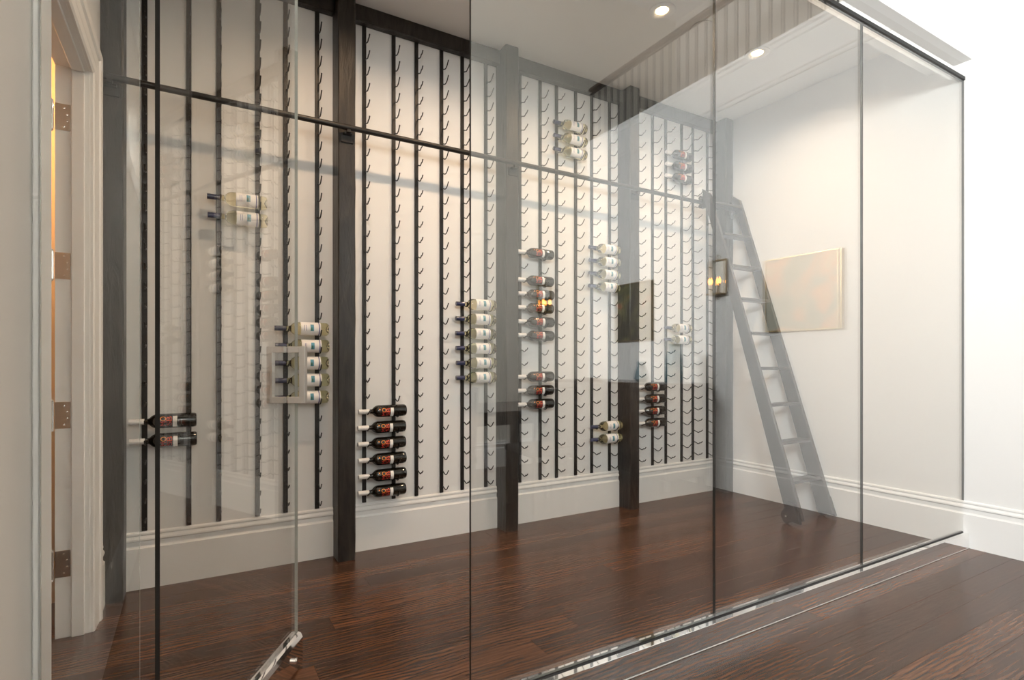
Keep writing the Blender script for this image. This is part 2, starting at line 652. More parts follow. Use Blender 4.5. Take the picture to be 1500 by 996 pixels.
# the white door standing open into the hall
dr = empty('door_1', (XL2 - 0.124, 2.93, 0), R(176))
tag(dr, 'white hinged door standing open into the hall', 'door', kind='structure')
bm = bm_new()
box(bm, 0.006, 0.90, -0.018, 0.022, 0.012, 2.395, 0.002)
obj('door_slab', bm, 'trim', dr)
for (a0, a1, b0, b1) in ((0.13, 0.78, 0.25, 1.0), (0.13, 0.78, 1.15, 2.25)):
    bm = bm_new()
    for c0, c1, d0, d1 in ((a0, a1, b0, b0 + .03), (a0, a1, b1 - .03, b1), (a0, a0 + .03, b0 + .03, b1 - .03), (a1 - .03, a1, b0 + .03, b1 - .03)):
        box(bm, c0, c1, 0.022, 0.030, d0, d1, 0.003)
    obj('door_panel_moulding', bm, 'trim', dr)
for hz in (2.19, 1.565, 0.937, 0.312):
    bm = bm_new()
    box(bm, -0.118 + 0.0, -0.066, -0.0045, -0.002, hz - 0.056, hz + 0.056, 0.0005)
    hg = obj('hinge', bm, 'hinge', jm)
    bm = bm_new()
    tube(bm, [(-0.126, -0.010, hz - 0.058), (-0.126, -0.010, hz + 0.058)], 0.0068, 10)
    for k in (-1, 1):
        lathe(bm, [(hz + k * 0.058, 0.0045), (hz + k * 0.063, 0.0060), (hz + k * 0.067, 0.003)], 'Z', 10, (-0.126, -0.010, 0))
    obj('hinge_knuckle', bm, 'chrome', hg, smooth=True)
    for sx, sz in ((-0.088, 0.040), (-0.077, 0.014), (-0.077, -0.014), (-0.088, -0.040)):
        bm = bm_new()
        lathe(bm, [(-0.0063, 0.0018), (-0.0058, 0.0038), (-0.0045, 0.0042)], 'Y', 10, (sx, 0, hz + sz))
        obj('screw', bm, 'chrome', hg)
tag_l = bpy.data.lights.new('hall_lamp_light', 'POINT')
tag_l.energy = 13
tag_l.color = (1.0, 0.42, 0.12)
tag_l.shadow_soft_size = 0.08
hl = empty('hall_lamp', (-1.0, 3.18, 2.65))
tag(hl, 'round warm ceiling lamp in the hall beyond the door', 'lamp')
bm = bm_new()
lathe(bm, [(0, 0.15), (-0.02, 0.155), (-0.03, 0.14)], 'Z', 24)
obj('lamp_base', bm, 'brass', hl, smooth=True)
bm = bm_new()
lathe(bm, [(-0.03, 0.13), (-0.06, 0.115), (-0.085, 0.07), (-0.092, 0.0)], 'Z', 24)
obj('lamp_shade', bm, 'lens', hl, smooth=True)
lo = link('lamp_light_offscreen', tag_l, hl, (0, 0, -0.2))

# ------------------------------------------------------------------ posts, beams, ladder rail
pl = ['dark hewn wood corner post beside the white door casing',
      'dark hewn wood post left of the six red bottles',
      'dark hewn wood post right of the six stacked white bottles',
      'dark hewn wood post right of the pair of low white bottles',
      'dark hewn wood corner post behind the ladder']
for i, px in enumerate(POSTS):
    bm = bm_new()
    x1 = min(px + PWID, XR - 0.002) if i == 4 else px + PWID
    w = x1 - px
    segs = 26
    rings = []
    rnd = random.Random(40 + i)
    hgt = ZC - 0.001
    for k in range(segs + 1):
        z = hgt * k / segs
        j = [rnd.uniform(-0.0018, 0.0018) for _ in range(8)]
        ch = 0.006
        pts = [(ch, 0), (w - ch, 0), (w, ch), (w, YW - PF), (0, YW - PF), (0, ch)]
        rings.append([bm.verts.new((p[0] + (j[q] if q < 3 or q == 5 else 0), p[1] + (j[(q + 3) % 8] if q < 3 or q == 5 else 0), z)) for q, p in enumerate(pts)])
    for a, b in zip(rings[:-1], rings[1:]):
        for q in range(6):
            l = (q + 1) % 6
            bm.faces.new((a[q], a[l], b[l], b[q]))
    bm.faces.new(list(reversed(rings[0])))
    bm.faces.new(rings[-1])
    o = obj('wooden_post', bm, 'post', loc=(px, PF, 0))
    tag(o, pl[i], 'post', 'hewn posts on the rack wall')
bl = ['between the door casing post and the next', 'above the six red bottles', 'between the two middle posts', 'running into the ladder corner']
for i in range(4):
    bm = bm_new()
    hx = (POSTS[i + 1] - POSTS[i] - PWID) / 2
    box(bm, -hx, hx, 0, 0.056, 0, ZC - 3.232, 0.004)
    o = obj('wall_beam', bm, 'post', loc=((POSTS[i] + PWID + POSTS[i + 1]) / 2, YW - 0.056, 3.232))
    tag(o, 'dark wood beam along the ceiling edge ' + bl[i], 'beam', 'beams above the racks')

rail = empty('ladder_rail', (0, 3.209, 2.512))
tag(rail, 'long black ladder rail running across the posts', 'rail')
bm = bm_new()
tube(bm, [(-0.365, 0, 0), (4.186, 0, 0)], 0.0160, 14)
obj('rail_tube', bm, 'black', rail, smooth=True)
for i, px in enumerate(POSTS[:5]):
    bm = bm_new()
    cx, hw = (px + PWID / 2, 0.036) if i < 4 else (4.166, 0.022)
    box(bm, cx - hw, cx + hw, 0.034, 0.044, -0.075, -0.02, 0.002)
    box(bm, cx - hw * 0.7, cx + hw * 0.7, 0.008, 0.038, -0.034, -0.022, 0.002)
    box(bm, cx - 0.012, cx + 0.012, -0.010, 0.012, -0.03, -0.011, 0.002)
    obj('rail_bracket', bm, 'black', rail)

# ------------------------------------------------------------------ bottle racks
Z0, DZ, NR = 0.365, 0.0987, 29
STRIPS = [[-0.206, -0.010, 0.131, 0.323, 0.470, 0.644],
          [0.923, 1.110, 1.262, 1.437, 1.589, 1.769],
          [2.045, 2.220, 2.367, 2.545, 2.701, 2.880],
          [3.170, 3.347, 3.502, 3.692, 3.833, 4.018]]
SB, ST = 0.294, 3.233
SF = 0.012      # strip stands this far off the wall

bm = bm_new()
tube(bm, [(0, y_, z_) for y_, z_ in ((0, 0), (-0.016, -0.001), (-0.025, -0.0053), (-0.034, -0.0098), (-0.041, -0.0117), (-0.048, -0.0123),
                                      (-0.055, -0.0117), (-0.062, -0.0098), (-0.074, -0.0030), (-0.086, 0.0105), (-0.095, 0.0190))], 0.0035, 6)
lathe(bm, [(-0.0990, 0.0018), (-0.0975, 0.0036), (-0.0945, 0.0040), (-0.0915, 0.0032)], 'Y', 6, (0, 0, 0.0205))
PEG_BODY = mesh_of('body_peg', bm, 'black', smooth=True)
bm = bm_new()
tube(bm, [(0, y_, z_) for y_, z_ in ((0, 0), (-0.018, -0.002), (-0.030, -0.0075), (-0.036, -0.0095), (-0.042, -0.0123), (-0.048, -0.0132), (-0.054, -0.0123),
                                      (-0.059, -0.0095), (-0.063, -0.0055), (-0.068, -0.001), (-0.076, -0.004), (-0.084, 0.001), (-0.093, 0.011))], 0.0035, 6)
lathe(bm, [(-0.0970, 0.0018), (-0.0955, 0.0036), (-0.0925, 0.0040), (-0.0895, 0.0032)], 'Y', 6, (0, 0, 0.011))
PEG_NECK = mesh_of('neck_peg', bm, 'black', smooth=True)
bm = bm_new()
lathe(bm, [(0.0, 0.0045), (-0.0015, 0.0042), (-0.0028, 0.0022)], 'Y', 8)
SCREW = mesh_of('screw', bm, 'black', smooth=True)
bm = bm_new()
box(bm, -0.012, 0.012, -SF, 0.0, SB, ST, 0.0015)
STRIP = mesh_of('backplate', bm, 'black')

ordw = ['first', 'second', 'third', 'fourth', 'fifth', 'sixth']
bayw = ['right of the door casing post', 'right of the post beside the glass door', 'right of the post past the six white bottles', 'right of the last post before the ladder']
for b, xs in enumerate(STRIPS):
    for k, x in enumerate(xs):
        neck = k % 2 == 0
        e = empty('bottle_rack_strip', (x, YW, 0))
        tag(e, '%s tall black metal peg strip %s' % (ordw[k], bayw[b]), 'wine rack', 'black peg strips on the rack wall')
        link('backplate', STRIP, e)
        for r in range(NR):
            zc = Z0 + DZ * r
            link('neck_peg' if neck else 'body_peg', PEG_NECK if neck else PEG_BODY, e, (0.006, -SF, zc - (0.005 if neck else 0.0290)))
        for zz in (0.31, 1.05, 1.79, 2.53, 3.17):
            link('screw', SCREW, e, (-0.004, -SF, zz))

# ------------------------------------------------------------------ bottles (axis along X, neck towards -X, origin at the neck end)
RB = 0.0375


def arc(bm, x0, x1, r, a0, a1, seg=14, xs=1):
    """curved patch on the bottle; angle 0 faces the room (-Y), positive towards +Z"""
    rows = []
    for i in range(xs + 1):
        x = x0 + (x1 - x0) * i / xs
        rows.append([bm.verts.new((x, -r * math.cos(a0 + (a1 - a0) * k / seg), r * math.sin(a0 + (a1 - a0) * k / seg))) for k in range(seg + 1)])
    for p, q in zip(rows[:-1], rows[1:]):
        for k in range(seg):
            bm.faces.new((p[k], p[k + 1], q[k + 1], q[k]))


def glyph(ch, mat, xc, ac, h, w, r):
    """one printed letter, its top towards the neck, wrapped on the bottle"""
    cu = bpy.data.curves.new('glyph', 'FONT')
    cu.body = ch
    cu.size = 1.0
    cu.resolution_u = 3
    t = bpy.data.objects.new('glyph', cu)
    COL.objects.link(t)
    dg = bpy.context.evaluated_depsgraph_get()
    me = bpy.data.meshes.new_from_object(t.evaluated_get(dg))
    bpy.data.objects.remove(t)
    xs = [v.co.x for v in me.vertices]
    ys = [v.co.y for v in me.vertices]
    x0, x1, y0, y1 = min(xs), max(xs), min(ys), max(ys)
    for v in me.vertices:
        lx = (v.co.x - x0) / (x1 - x0) - 0.5
        ly = (v.co.y - y0) / (y1 - y0) - 0.5
        a = ac + lx * w / r
        v.co = (xc - ly * h, -r * math.cos(a), r * math.sin(a))
    me.materials.append(M[mat])
    return me


RED_PROF = [(0.002, 0.0120), (0.004, 0.0142), (0.020, 0.0142), (0.024, 0.0132), (0.079, 0.0136), (0.084, 0.0152), (0.089, 0.0195), (0.095, 0.0255),
            (0.102, 0.0310), (0.110, 0.0348), (0.119, 0.0368), (0.128, RB), (0.278, RB), (0.288, 0.0362), (0.294, 0.032), (0.295, 0.026), (0.285, 0.012), (0.280, 0.0)]
WHT_PROF = [(0.002, 0.0120), (0.004, 0.0142), (0.020, 0.0142), (0.024, 0.0138), (0.080, 0.0143), (0.085, 0.0165), (0.090, 0.0215), (0.096, 0.0280),
            (0.103, 0.0330), (0.111, 0.0361), (0.121, RB), (0.275, RB), (0.285, 0.0362), (0.291, 0.032), (0.292, 0.026), (0.282, 0.012), (0.277, 0.0)]


def rmesh():
    d = {}
    bm = bm_new(); lathe(bm, RED_PROF, 'X', 26); d['glass'] = mesh_of('bottle_glass', bm, 'redglass', True)
    bm = bm_new(); lathe(bm, [(0.0, 0.011), (0.0005, 0.0148), (0.020, 0.0152), (0.026, 0.0146), (0.066, 0.0150), (0.0665, 0.0138)], 'X', 20)
    d['cap'] = mesh_of('capsule', bm, 'capw', True)
    bm = bm_new(); arc(bm, 0.189, 0.208, RB + 0.0004, R(-52), R(40)); d['band'] = mesh_of('label_band', bm, 'label', True)
    bm = bm_new(); arc(bm, 0.130, 0.187, RB + 0.0003, R(-62), R(48)); d['lab'] = mesh_of('label', bm, 'redglass', True)
    rr = RB + 0.0009
    d['gl'] = [glyph('O', 'orange', 0.147, R(19), 0.026, 0.0245, rr), glyph('B', 'redor', 0.173, R(19), 0.024, 0.0245, rr),
               glyph('M', 'red', 0.147, R(-20), 0.024, 0.0225, rr), glyph('S', 'red', 0.173, R(-20), 0.022, 0.0225, rr)]
    bm = bm_new(); arc(bm, 0.117, 0.124, RB + 0.0003, R(20), R(32), 4); d['dot'] = mesh_of('label_mark', bm, 'orange', True)
    return d


def wmesh():
    d = {}
    bm = bm_new(); lathe(bm, WHT_PROF, 'X', 28); d['glass'] = mesh_of('bottle_glass', bm, 'wine', True)
    bm = bm_new(); lathe(bm, [(0.0, 0.011), (0.0005, 0.0148), (0.020, 0.0152), (0.026, 0.0146), (0.060, 0.0150), (0.0605, 0.0138)], 'X', 20)
    d['cap'] = mesh_of('capsule', bm, 'capn', True)
    bm = bm_new(); arc(bm, 0.137, 0.246, RB + 0.0005, R(-78), R(80), 18); d['lab'] = mesh_of('label', bm, 'label', True)
    bm = bm_new(); arc(bm, 0.188, 0.207, RB + 0.0009, R(-24), R(36)); d['pic'] = mesh_of('label_picture', bm, 'teal', True)
    bm = bm_new(); arc(bm, 0.191, 0.199, RB + 0.0012, R(-18), R(8), 6); d['hill'] = mesh_of('label_picture', bm, 'green', True)
    bm = bm_new(); arc(bm, 0.234, 0.239, RB + 0.0009, R(-78), R(80), 18); d['str'] = mesh_of('label_stripe', bm, 'navy', True)
    bm = bm_new()
    for x in (0.155, 0.163):
        arc(bm, x, x + 0.0022, RB + 0.0009, R(-22), R(30), 6)
    d['txt'] = mesh_of('label_print', bm, 'navy', True)
    return d


RM, WM = rmesh(), wmesh()


def red_bottle(x, z, rot):
    e = empty('red_wine_bottle', (x, YW - SF - 0.048, z))
    e.rotation_euler = (rot, 0, 0)
    link('bottle_glass', RM['glass'], e)
    link('capsule', RM['cap'], e)
    lb = link('label', RM['lab'], e)
    for g in RM['gl']:
        link('label_letter', g, lb)
    link('label_mark', RM['dot'], e)
    link('label_band', RM['band'], e)
    return e


def white_bottle(x, z, rot):
    e = empty('white_wine_bottle', (x, YW - SF - 0.048, z))
    e.rotation_euler = (rot, 0, 0)
    link('bottle_glass', WM['glass'], e)
    link('capsule', WM['cap'], e)
    lb = link('label', WM['lab'], e)
    for k in ('pic', 'hill', 'str', 'txt'):
        link({'pic': 'label_picture', 'hill': 'label_hill', 'str': 'label_stripe', 'txt': 'label_print'}[k], WM[k], lb)
    return e


# (colour, neck strip x, offset of the neck end, rows from the top, where)
STACKS = [
    ('r', -0.206, -0.060, [5, 4], 'low beside the glass door hinge'),
    ('w', 0.131, -0.058, [17, 16], 'high in the bay behind the glass door'),
    ('w', 0.470, -0.064, [10, 9, 8, 7, 6], 'behind the steel door handle'),
    ('r', 0.923, -0.050, [5, 4, 3, 2, 1, 0], 'low beside the post by the door'),
    ('w', 1.589, -0.070, [12, 11, 10, 9, 8, 7], 'crossing the glass edge'),
    ('r', 2.045, -0.050, [16, 14, 13, 12, 11, 10], 'in the upper red column'),
    ('r', 2.045, -0.050, [7, 6, 5], 'under the gap in the red column'),
    ('w', 2.701, -0.066, [17, 16, 15, 14], 'left of the post before the ladder'),
    ('w', 2.367, -0.060, [26, 25, 24], 'above the ladder rail'),
    ('w', 2.701, -0.050, [3, 2], 'low left of the post before the ladder'),
    ('r', 3.170, -0.040, [6, 5, 4, 3], 'low right of the post before the ladder'),
    ('r', 3.502, -0.050, [26, 25, 24], 'above the rail near the ladder'),
    ('w', 3.502, -0.062, [11, 10], 'mid wall near the ladder'),
]
pos_words = {1: ['single'], 2: ['upper', 'lower'], 3: ['top', 'middle', 'bottom'],
             4: ['top', 'second', 'third', 'bottom'], 5: ['top', 'second', 'third', 'fourth', 'bottom'],
             6: ['top', 'second', 'third', 'fourth', 'fifth', 'bottom']}
num = {2: 'two', 3: 'three', 4: 'four', 5: 'five', 6: 'six'}
for col, sx, off, rows, where in STACKS:
    for k, r in enumerate(rows):
        z = Z0 + DZ * r
        rot = R(random.uniform(-7, 7))
        x = sx + off + random.uniform(-0.004, 0.004)
        o = red_bottle(x, z, rot) if col == 'r' else white_bottle(x, z, rot)
        kind = 'dark red wine bottle' if col == 'r' else 'clear white wine bottle'
        tag(o, '%s %s of %s lying %s' % (pos_words[len(rows)][k], kind, num[len(rows)], where), 'wine bottle', 'bottles lying ' + where)

# ------------------------------------------------------------------ glass front
GT = 0.012


def pane(name, x0, x1, z0, z1, parent=None, edge_l='edge', edge_r='edge', y0=-GT / 2, glass='glass'):
    bm = bm_new()
    f = box(bm, x0, x1, y0, y0 + GT, z0, z1)
    # faces: bottom, top, front(-y), back(+y), left(-x), right(+x)
    for i in (0, 1):
        f[i].material_index = 1
    f[4].material_index = 1
    f[5].material_index = 2
    return obj(name, bm, [glass, edge_l, edge_r], parent)


gx = [0.758, 1.889, 3.026, XR - 0.004]
gl = ['large fixed glass panel beside the open glass door', 'large fixed glass panel in front of the ladder top', 'large fixed glass panel meeting the right wall']
for i in range(3):
    e = empty('glass_partition', (0, YG, 0))
    tag(e, gl[i], 'glass panel', 'fixed glass panels')
    pane('pane', gx[i] + (0.0015 if i else 0), gx[i + 1] - 0.0015, 0.098, 2.94, e)
    if i < 2:
        bm = bm_new()
        box(bm, gx[i + 1] - 0.0014, gx[i + 1] + 0.0014, -GT / 2, GT / 2, 0.098, 2.94)
        obj('joint_seal', bm, 'seal', e)
e = empty('glass_partition', (0, YG, 0))
tag(e, 'narrow fixed glass pane between door and white casing', 'glass panel')
pane('pane', XL + 0.016, -0.104, 0.012, 2.94, e, edge_l='edge_light', edge_r='edge_light', glass='doorglass')

ch = empty('glass_channel', (0, YG, 0))
tag(ch, 'polished steel base channel holding the fixed glass', 'channel')
bm = bm_new()
box(bm, 0.758, XR - 0.02, -0.038, 0.026, 0.0005, 0.092, 0.0008)
obj('base_shoe', bm, 'chrome', ch)
bm = bm_new()
box(bm, 0.758, XR - 0.02, -0.009, 0.009, 0.092, 0.0965, 0.0006)
obj('gasket', bm, 'seal', ch)
bm = bm_new()
box(bm, 0.758, XR - 0.02, -0.0405, -0.0382, 0.0004, 0.0035, 0.0008)
obj('base_edge', bm, 'nickel', ch)
hd = empty('header_channel', (0, YG, 2.935))
tag(hd, 'polished steel header channel along the top of the glass', 'channel')
bm = bm_new()
box(bm, XL + 0.002, XR - 0.002, -0.012, 0.012, 0.0, 0.022, 0.001)
obj('gasket', bm, 'seal', hd)
bm = bm_new()
box(bm, XL + 0.002, XR - 0.002, 0.002, 0.060, 0.022, 0.1149, 0.001)
obj('header_face', bm, 'chrome', hd)

# glass door, swung inwards
ang = math.atan2(2.233 - 1.553, 0.345 + 0.069)
gd = empty('glass_door', (-0.069, 1.553, 0), ang)
tag(gd, 'frameless glass door swung open into the wine room', 'door')
W = 0.803
pane('pane', 0.0, W, 0.118, 2.86, gd, edge_l='seal', edge_r='edge_light', glass='doorglass')
bm = bm_new()
prf = [(-0.026, 0.004), (-0.026, 0.104), (-0.019, 0.120), (-0.009, 0.124), (0.009, 0.124), (0.019, 0.120), (0.026, 0.104), (0.026, 0.004)]
extrude_profile(bm, prf, (0.002, 0, 0.004), (W - 0.002, 0, 0.004), out=Vector((0, 1, 0)))
br = obj('bottom_rail', bm, 'chrome', gd)
bm = bm_new()
lathe(bm, [(-0.026, 0.011), (-0.036, 0.011), (-0.038, 0.009)], 'Y', 18, (W - 0.085, 0, 0.060))
lathe(bm, [(-0.0380, 0.006), (-0.0395, 0.006)], 'Y', 12, (W - 0.085, 0, 0.060))
obj('lock_cylinder', bm, 'chrome', br, smooth=True)
bm = bm_new()
box(bm, 0.002, W - 0.002, -0.024, 0.024, 2.80, 2.90, 0.002)
obj('top_rail', bm, 'chrome', gd)
hp = W - 0.083
for s in (-1, 1):
    bm = bm_new()
    yo = sorted((s * 0.049, s * 0.071))
    yi = sorted((s * 0.006, s * 0.050))
    box(bm, hp - 0.0115, hp + 0.0115, yo[0], yo[1], 1.009, 1.218, 0.0012)
    box(bm, hp - 0.0115, hp + 0.0115, yi[0], yi[1], 1.195, 1.218, 0.0012)
    box(bm, hp - 0.0115, hp + 0.0115, yi[0], yi[1], 1.009, 1.032, 0.0012)
    obj('door_pull', bm, 'nickel', gd)

# ------------------------------------------------------------------ ladder
LX0, LX1 = 3.715, 4.125
ld = empty('rolling_ladder', (LX0, 2.355, 0))
tag(ld, 'dark wood rolling library ladder leaning on the rail', 'ladder')
SL = 0.308   # lean: metres of y per metre of z
lw = LX1 - LX0


def lean(z):
    return SL * z


na = math.atan(SL)
for k in range(2):
    x0 = 0.0 if k == 0 else lw - 0.03
    bm = bm_new()
    hz = 0.058 / math.cos(na)
    z0, z1 = 0.035, 2.62
    q = []
    for xx in (x0, x0 + 0.03):
        q.append([bm.verts.new((xx, lean(z0) - hz, z0)), bm.verts.new((xx, lean(z0) + hz, z0)),
                  bm.verts.new((xx, lean(z1) + hz - 0.03, z1)), bm.verts.new((xx, lean(z1) + 0.01 - hz, z1 - 0.06))])
    a, b = q
    for i in range(4):
        j = (i + 1) % 4
        bm.faces.new((a[i], a[j], b[j], b[i]))
    bm.faces.new(a)
    bm.faces.new(list(reversed(b)))
    ed = list(bm.edges)
    bmesh.ops.bevel(bm, geom=ed, offset=0.003, segments=1, affect='EDGES')
    obj('side_rail', bm, 'ladder', ld)
for i in range(9):
    z = 0.288 + 0.2745 * i
    bm = bm_new()
    yy = lean(z)
    box(bm, 0.03, lw - 0.03, yy - 0.05, yy + 0.045, z - 0.011, z + 0.011, 0.003)
    obj('tread', bm, 'ladder', ld)
# wheel housings on the outside of the feet
for k in range(2):
    sgn = -1 if k == 0 else 1
    xo = -0.0005 if k == 0 else lw + 0.0005
    bm = bm_new()
    prof = [(-0.045, 0.018), (0.010, 0.024), (0.035, 0.014), (0.060, 0.010), (0.085, 0.022), (0.098, 0.045), (0.096, 0.075), (0.080, 0.098),
            (0.068, 0.115), (0.066, 0.150), (0.050, 0.165), (0.0, 0.150), (-0.030, 0.06)]
    ra = [bm.verts.new((xo, py, pz)) for py, pz in prof]
    rb = [bm.verts.new((xo + sgn * 0.026, py, pz)) for py, pz in prof]
    nn = len(prof)
    for i in range(nn):
        j = (i + 1) % nn
        bm.faces.new((ra[i], ra[j], rb[j], rb[i]))
    bm.faces.new(ra)
    bm.faces.new(list(reversed(rb)))
    wh = obj('wheel_housing', bm, 'black', ld)
    bm = bm_new()
    xw = xo + sgn * 0.013
    lathe(bm, [(xw - 0.009, 0.022), (xw - 0.007, 0.0325), (xw + 0.007, 0.0325), (xw + 0.009, 0.022)], 'X', 20, (0, 0.060, 0.0335))
    obj('wheel', bm, 'seal', wh, smooth=True)
    bm = bm_new()
    xw = xo + sgn * 0.026
    lathe(bm, [(xw, 0.007), (xw + sgn * 0.004, 0.006)], 'X', 10, (0, 0.060, 0.055))
    obj('axle_bolt', bm, 'nickel', wh, smooth=True)
# top roller guides that ride on the rail
for k in range(2):
    xx = 0.015 if k == 0 else lw - 0.015
    bm = bm_new()
    box(bm, xx - 0.008, xx + 0.008, 0.80, 0.834, 2.455, 2.580, 0.002)
    gu = obj('roller_guide', bm, 'black', ld)
    for zz, yy in ((2.5460, 0.850), (2.4780, 0.850)):
        bm = bm_new()
        lathe(bm, [(xx - 0.016, 0.019), (xx - 0.013, 0.017), (xx + 0.013, 0.017), (xx + 0.016, 0.019)], 'X', 16, (0, yy, zz))
        obj('roller', bm, 'black', gu, smooth=True)

# ------------------------------------------------------------------ ceiling lamps in the wine room


def downlight(name, loc, label, energy, group, seen, size=0.075, col=(1.0, 0.69, 0.43)):
    e = empty(name, loc)
    tag(e, label, 'ceiling lamp', group)
    bm = bm_new()
    lathe(bm, [(-0.0005, 0.082), (-0.005, 0.080), (-0.008, 0.070), (-0.007, 0.052), (-0.002, 0.042), (-0.0005, 0.040)], 'Z', 28)
    obj('trim_ring', bm, 'trim', e, smooth=True)
    bm = bm_new()
    lathe(bm, [(-0.0005, 0.039), (-0.003, 0.037), (-0.004, 0.0)], 'Z', 24)
    obj('lamp_lens', bm, 'lens', e, smooth=True)
    l = bpy.data.lights.new('downlight_light', 'AREA')
    l.shape = 'DISK'
    l.size = size
    l.energy = energy
    l.color = col
    l.spread = R(150)
    link('lamp_light' if seen else 'lamp_light_offscreen', l, e, (0, 0, -0.015))
    return e


dl = ['recessed ceiling lamp nearest the glass door', 'recessed ceiling lamp above the six white bottles', 'recessed ceiling lamp between the middle posts', 'recessed ceiling lamp nearest the ladder']
for i in range(4):
    downlight('recessed_lamp', (0.665 + 0.922 * i, 2.46, ZC), dl[i], 8.5, 'recessed lamps over the racks', i >= 2)
bm = bm_new()
lathe(bm, [(-0.0005, 0.072), (-0.006, 0.070), (-0.008, 0.060), (-0.008, 0.0)], 'Z', 28)
o = obj('ceiling_cover', bm, 'ceiling', loc=(2.86, 2.45, ZC), smooth=True)
tag(o, 'flat round white cover plate between two ceiling lamps', 'cover plate')

# ------------------------------------------------------------------ balcony railing
rl = empty('balcony_railing', (XR + 0.03, 0, 3.836))
tag(rl, 'dark iron balcony railing above the white fascia', 'railing')
bm = bm_new()
prf = [(-0.03, 0.64), (-0.03, 0.665), (-0.018, 0.682), (0.018, 0.682), (0.03, 0.665), (0.03, 0.64)]
extrude_profile(bm, prf, (0, YS, 0), (0, 1.512, 0), out=Vector((1, 0, 0)))
obj('handrail', bm, 'table', rl)
bm = bm_new()
box(bm, -0.012, 0.012, YS, 1.512, 0.600, 0.615)
obj('top_bar', bm, 'iron', rl)
bm = bm_new()
tube(bm, [(0, 0, -0.002), (0, 0, 0.64)], 0.008, 8)
BAL = mesh_of('baluster', bm, 'iron', True)
yy = YS + 0.06
while yy < 1.5:
    link('baluster', BAL, rl, (0, yy, 0))
    yy += 0.113

# ------------------------------------------------------------------ front room things (seen in the glass)


def painting(loc_y0, loc_y1, z0, z1, art, label):
    e = empty('painting', (XR - 0.002, (loc_y0 + loc_y1) / 2, z0))
    tag(e, label, 'painting')
    w = (loc_y1 - loc_y0) / 2
    bm = bm_new()
    box(bm, -0.035, 0.0, -w, w, 0, z1 - z0, 0.003)
    obj('canvas', bm, art, e)
    bm = bm_new()
    for a0, a1, b0, b1 in ((-w - .008, w + .008, -.008, 0), (-w - .008, w + .008, z1 - z0, z1 - z0 + .008), (-w - .008, -w, 0, z1 - z0), (w, w + .008, 0, z1 - z0)):
        box(bm, -0.04, 0.0, a0, a1, b0, b1)
    obj('frame', bm, 'brass', e)


painting(0.197, 0.81, 1.42, 2.005, 'art_a', 'square abstract painting in faded peach and grey')
painting(-1.69, -1.13, 1.40, 2.02, 'art_b', 'square abstract painting in dark green and red')


def sconce(loc, rotz, label):
    e = empty('wall_sconce', loc, rotz)
    tag(e, label, 'wall lamp', 'candle wall sconces')
    bm = bm_new()
    box(bm, -0.012, 0.0, -0.085, 0.085, 0.0, 0.30, 0.002)
    obj('mirror_plate', bm, 'mirror', e)
    bm = bm_new()
    for a0, a1, b0, b1 in ((-.095, .095, -.01, 0), (-.095, .095, .30, .31), (-.095, -.085, 0, .30), (.085, .095, 0, .30)):
        box(bm, -0.03, 0.0, a0, a1, b0, b1, 0.001)
    box(bm, -0.10, 0.0, -0.075, 0.075, -0.012, 0.0, 0.001)
    obj('back_frame', bm, 'brass', e)
    bm = bm_new()
    tube(bm, [(-0.012, 0, 0.31), (-0.02, -0.03, 0.335), (-0.02, 0, 0.355), (-0.02, 0.03, 0.335), (-0.012, 0, 0.31)], 0.004, 6)
    tube(bm, [(-0.012, 0, -0.01), (-0.02, -0.03, -0.035), (-0.02, 0, -0.055), (-0.02, 0.03, -0.035), (-0.012, 0, -0.01)], 0.004, 6)
    obj('scroll', bm, 'brass', e, smooth=True)
    for s in (-1, 1):
        bm = bm_new()
        tube(bm, [(-0.06, s * 0.045, 0.0), (-0.06, s * 0.045, 0.085)], 0.009, 8)
        c = obj('candle_tube', bm, 'brass', e, smooth=True)
        bm = bm_new()
        lathe(bm, [(0.085, 0.006), (0.10, 0.013), (0.115, 0.014), (0.135, 0.008), (0.150, 0.002)], 'Z', 12, (-0.06, s * 0.045, 0))
        obj('candle_bulb', bm, 'bulb', c, smooth=True)
    return e


sconce((XR - 0.001, -0.30, 1.79), 0.0, 'brass wall sconce with mirrored back between two paintings')
sconce((3.55, YS + 0.001, 1.74), R(-90), 'brass wall sconce on the tall cream wall')
sconce((2.45, YS + 0.001, 1.56), R(-90), 'brass wall sconce above the dining table end')

# sideboard against the right wall
sb = empty('sideboard', (3.86, -1.25, 0))
tag(sb, 'dark wood sideboard under the dark green painting', 'sideboard')
bx('body', -0.22, 0.32, -0.85, 0.85, 0.10, 0.93, 'table', sb, 0.004)
bx('top', -0.24, 0.325, -0.88, 0.88, 0.93, 0.965, 'table', sb, 0.004)
for sx in (-0.19, 0.28):
    for sy in (-0.80, 0.80):
        bx('leg', sx - 0.03, sx + 0.03, sy - 0.03, sy + 0.03, 0.0005, 0.10, 'table', sb, 0.003)
for k in range(3):
    d = bx('door', -0.236, -0.221, -0.82 + 0.555 * k, -0.28 + 0.555 * k, 0.13, 0.90, 'table', sb, 0.004)
    bm = bm_new()
    lathe(bm, [(-0.236, 0.006), (-0.250, 0.012), (-0.258, 0.008)], 'X', 12, (0, -0.32 + 0.555 * k, 0.55))
    obj('knob', bm, 'brass', d, smooth=True)


def vase(loc, prof, mat, label):
    bm = bm_new()
    lathe(bm, prof, 'Z', 24)
    o = obj('vase', bm, mat, loc=loc, smooth=True)
    tag(o, label, 'vase')


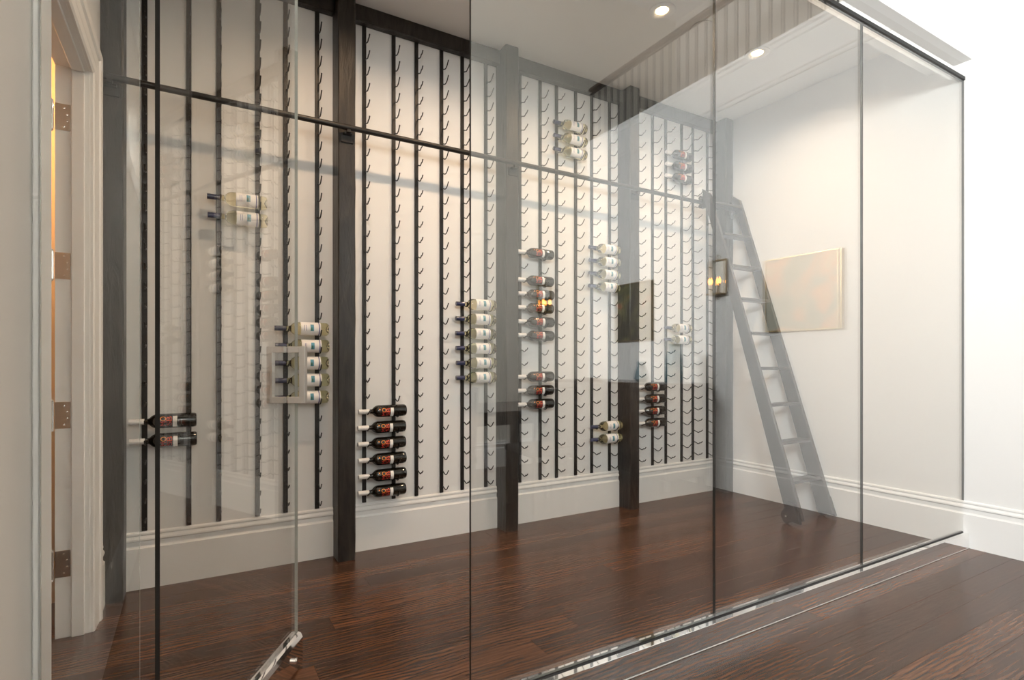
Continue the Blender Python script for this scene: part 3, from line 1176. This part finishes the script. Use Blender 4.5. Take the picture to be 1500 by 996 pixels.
vase((3.86, -0.52, 0.9655), [(0, 0.07), (0.02, 0.085), (0.22, 0.075), (0.30, 0.05), (0.36, 0.055), (0.355, 0.045), (0.02, 0.04), (0.02, 0.0)], 'tealglaze', 'tall teal glazed vase on the sideboard')
vase((3.86, -0.95, 0.9655), [(0, 0.045), (0.03, 0.075), (0.10, 0.06), (0.17, 0.035), (0.20, 0.042), (0.195, 0.032), (0.02, 0.03), (0.02, 0.0)], 'tealglaze', 'short round teal glazed vase on the sideboard')

# dining table with chairs
tb = empty('dining_table', (2.05, -1.30, 0))
tag(tb, 'dark rectangular dining table in the front room', 'table')
bx('table_top', -0.90, 0.90, -0.48, 0.48, 0.715, 0.755, 'table', tb, 0.005)
bx('apron', -0.80, 0.80, -0.38, 0.38, 0.63, 0.714, 'table', tb, 0.003)
for sx in (-0.76, 0.76):
    for sy in (-0.34, 0.34):
        bx('leg', sx - 0.04, sx + 0.04, sy - 0.04, sy + 0.04, 0.0005, 0.63, 'table', tb, 0.004)


def chair(loc, rotz, label):
    e = empty('dining_chair', loc, rotz)
    tag(e, label, 'chair', 'dining chairs')
    bx('seat', -0.22, 0.22, -0.22, 0.22, 0.43, 0.49, 'upholstery', e, 0.015)
    for sx in (-0.19, 0.19):
        bx('leg', sx - 0.02, sx + 0.02, 0.17, 0.21, 0.0005, 0.43, 'table', e, 0.003)
        bm = bm_new()
        tube(bm, [(sx, -0.20, 0.0005), (sx, -0.20, 0.45), (sx, -0.23, 0.75), (sx, -0.26, 0.98)], 0.019, 8)
        obj('leg', bm, 'table', e, smooth=True)
    bm = bm_new()
    tube(bm, [(-0.19, -0.262, 0.96), (-0.1, -0.275, 0.985), (0.1, -0.275, 0.985), (0.19, -0.262, 0.96)], 0.02, 8)
    obj('top_rail', bm, 'table', e, smooth=True)
    bx('backrest', -0.172, 0.172, -0.262, -0.235, 0.495, 0.955, 'upholstery', e, 0.01)


chair((1.55, -0.62, 0), R(180), 'black dining chair on the glass side near table end')
chair((2.45, -0.62, 0), R(180), 'black dining chair on the glass side nearest the sideboard')
chair((3.22, -1.25, 0), R(90), 'black dining chair at the table head beside the sideboard')

# fern in a pot on the table
fp = empty('potted_fern', (2.05, -1.28, 0.756))
tag(fp, 'green fern in a dark pot on the dining table', 'plant')
bm = bm_new()
lathe(bm, [(0, 0.055), (0.01, 0.06), (0.13, 0.085), (0.14, 0.09), (0.135, 0.078), (0.11, 0.07), (0.11, 0.0)], 'Z', 20)
obj('pot', bm, 'pot', fp, smooth=True)
rnd = random.Random(5)
for i in range(16):
    a = 2 * math.pi * i / 16 + rnd.uniform(-.1, .1)
    ln = rnd.uniform(0.18, 0.30)
    hh = rnd.uniform(0.16, 0.34)
    bm = bm_new()
    prev = None
    for k in range(9):
        t = k / 8
        rr = 0.02 + ln * t
        zz = 0.11 + hh * (1 - (1 - 1.5 * t) ** 2) * 0.8
        wv = 0.028 * math.sin(math.pi * min(1, t * 0.92 + 0.08))
        c = Vector((math.cos(a) * rr, math.sin(a) * rr, zz))
        sd = Vector((-math.sin(a), math.cos(a), 0)) * wv
        cur = (bm.verts.new(c + sd), bm.verts.new(c + Vector((0, 0, 0.006))), bm.verts.new(c - sd))
        if prev:
            bm.faces.new((prev[0], prev[1], cur[1], cur[0]))
            bm.faces.new((prev[1], prev[2], cur[2], cur[1]))
        prev = cur
    obj('frond', bm, 'leaf', fp, smooth=True)
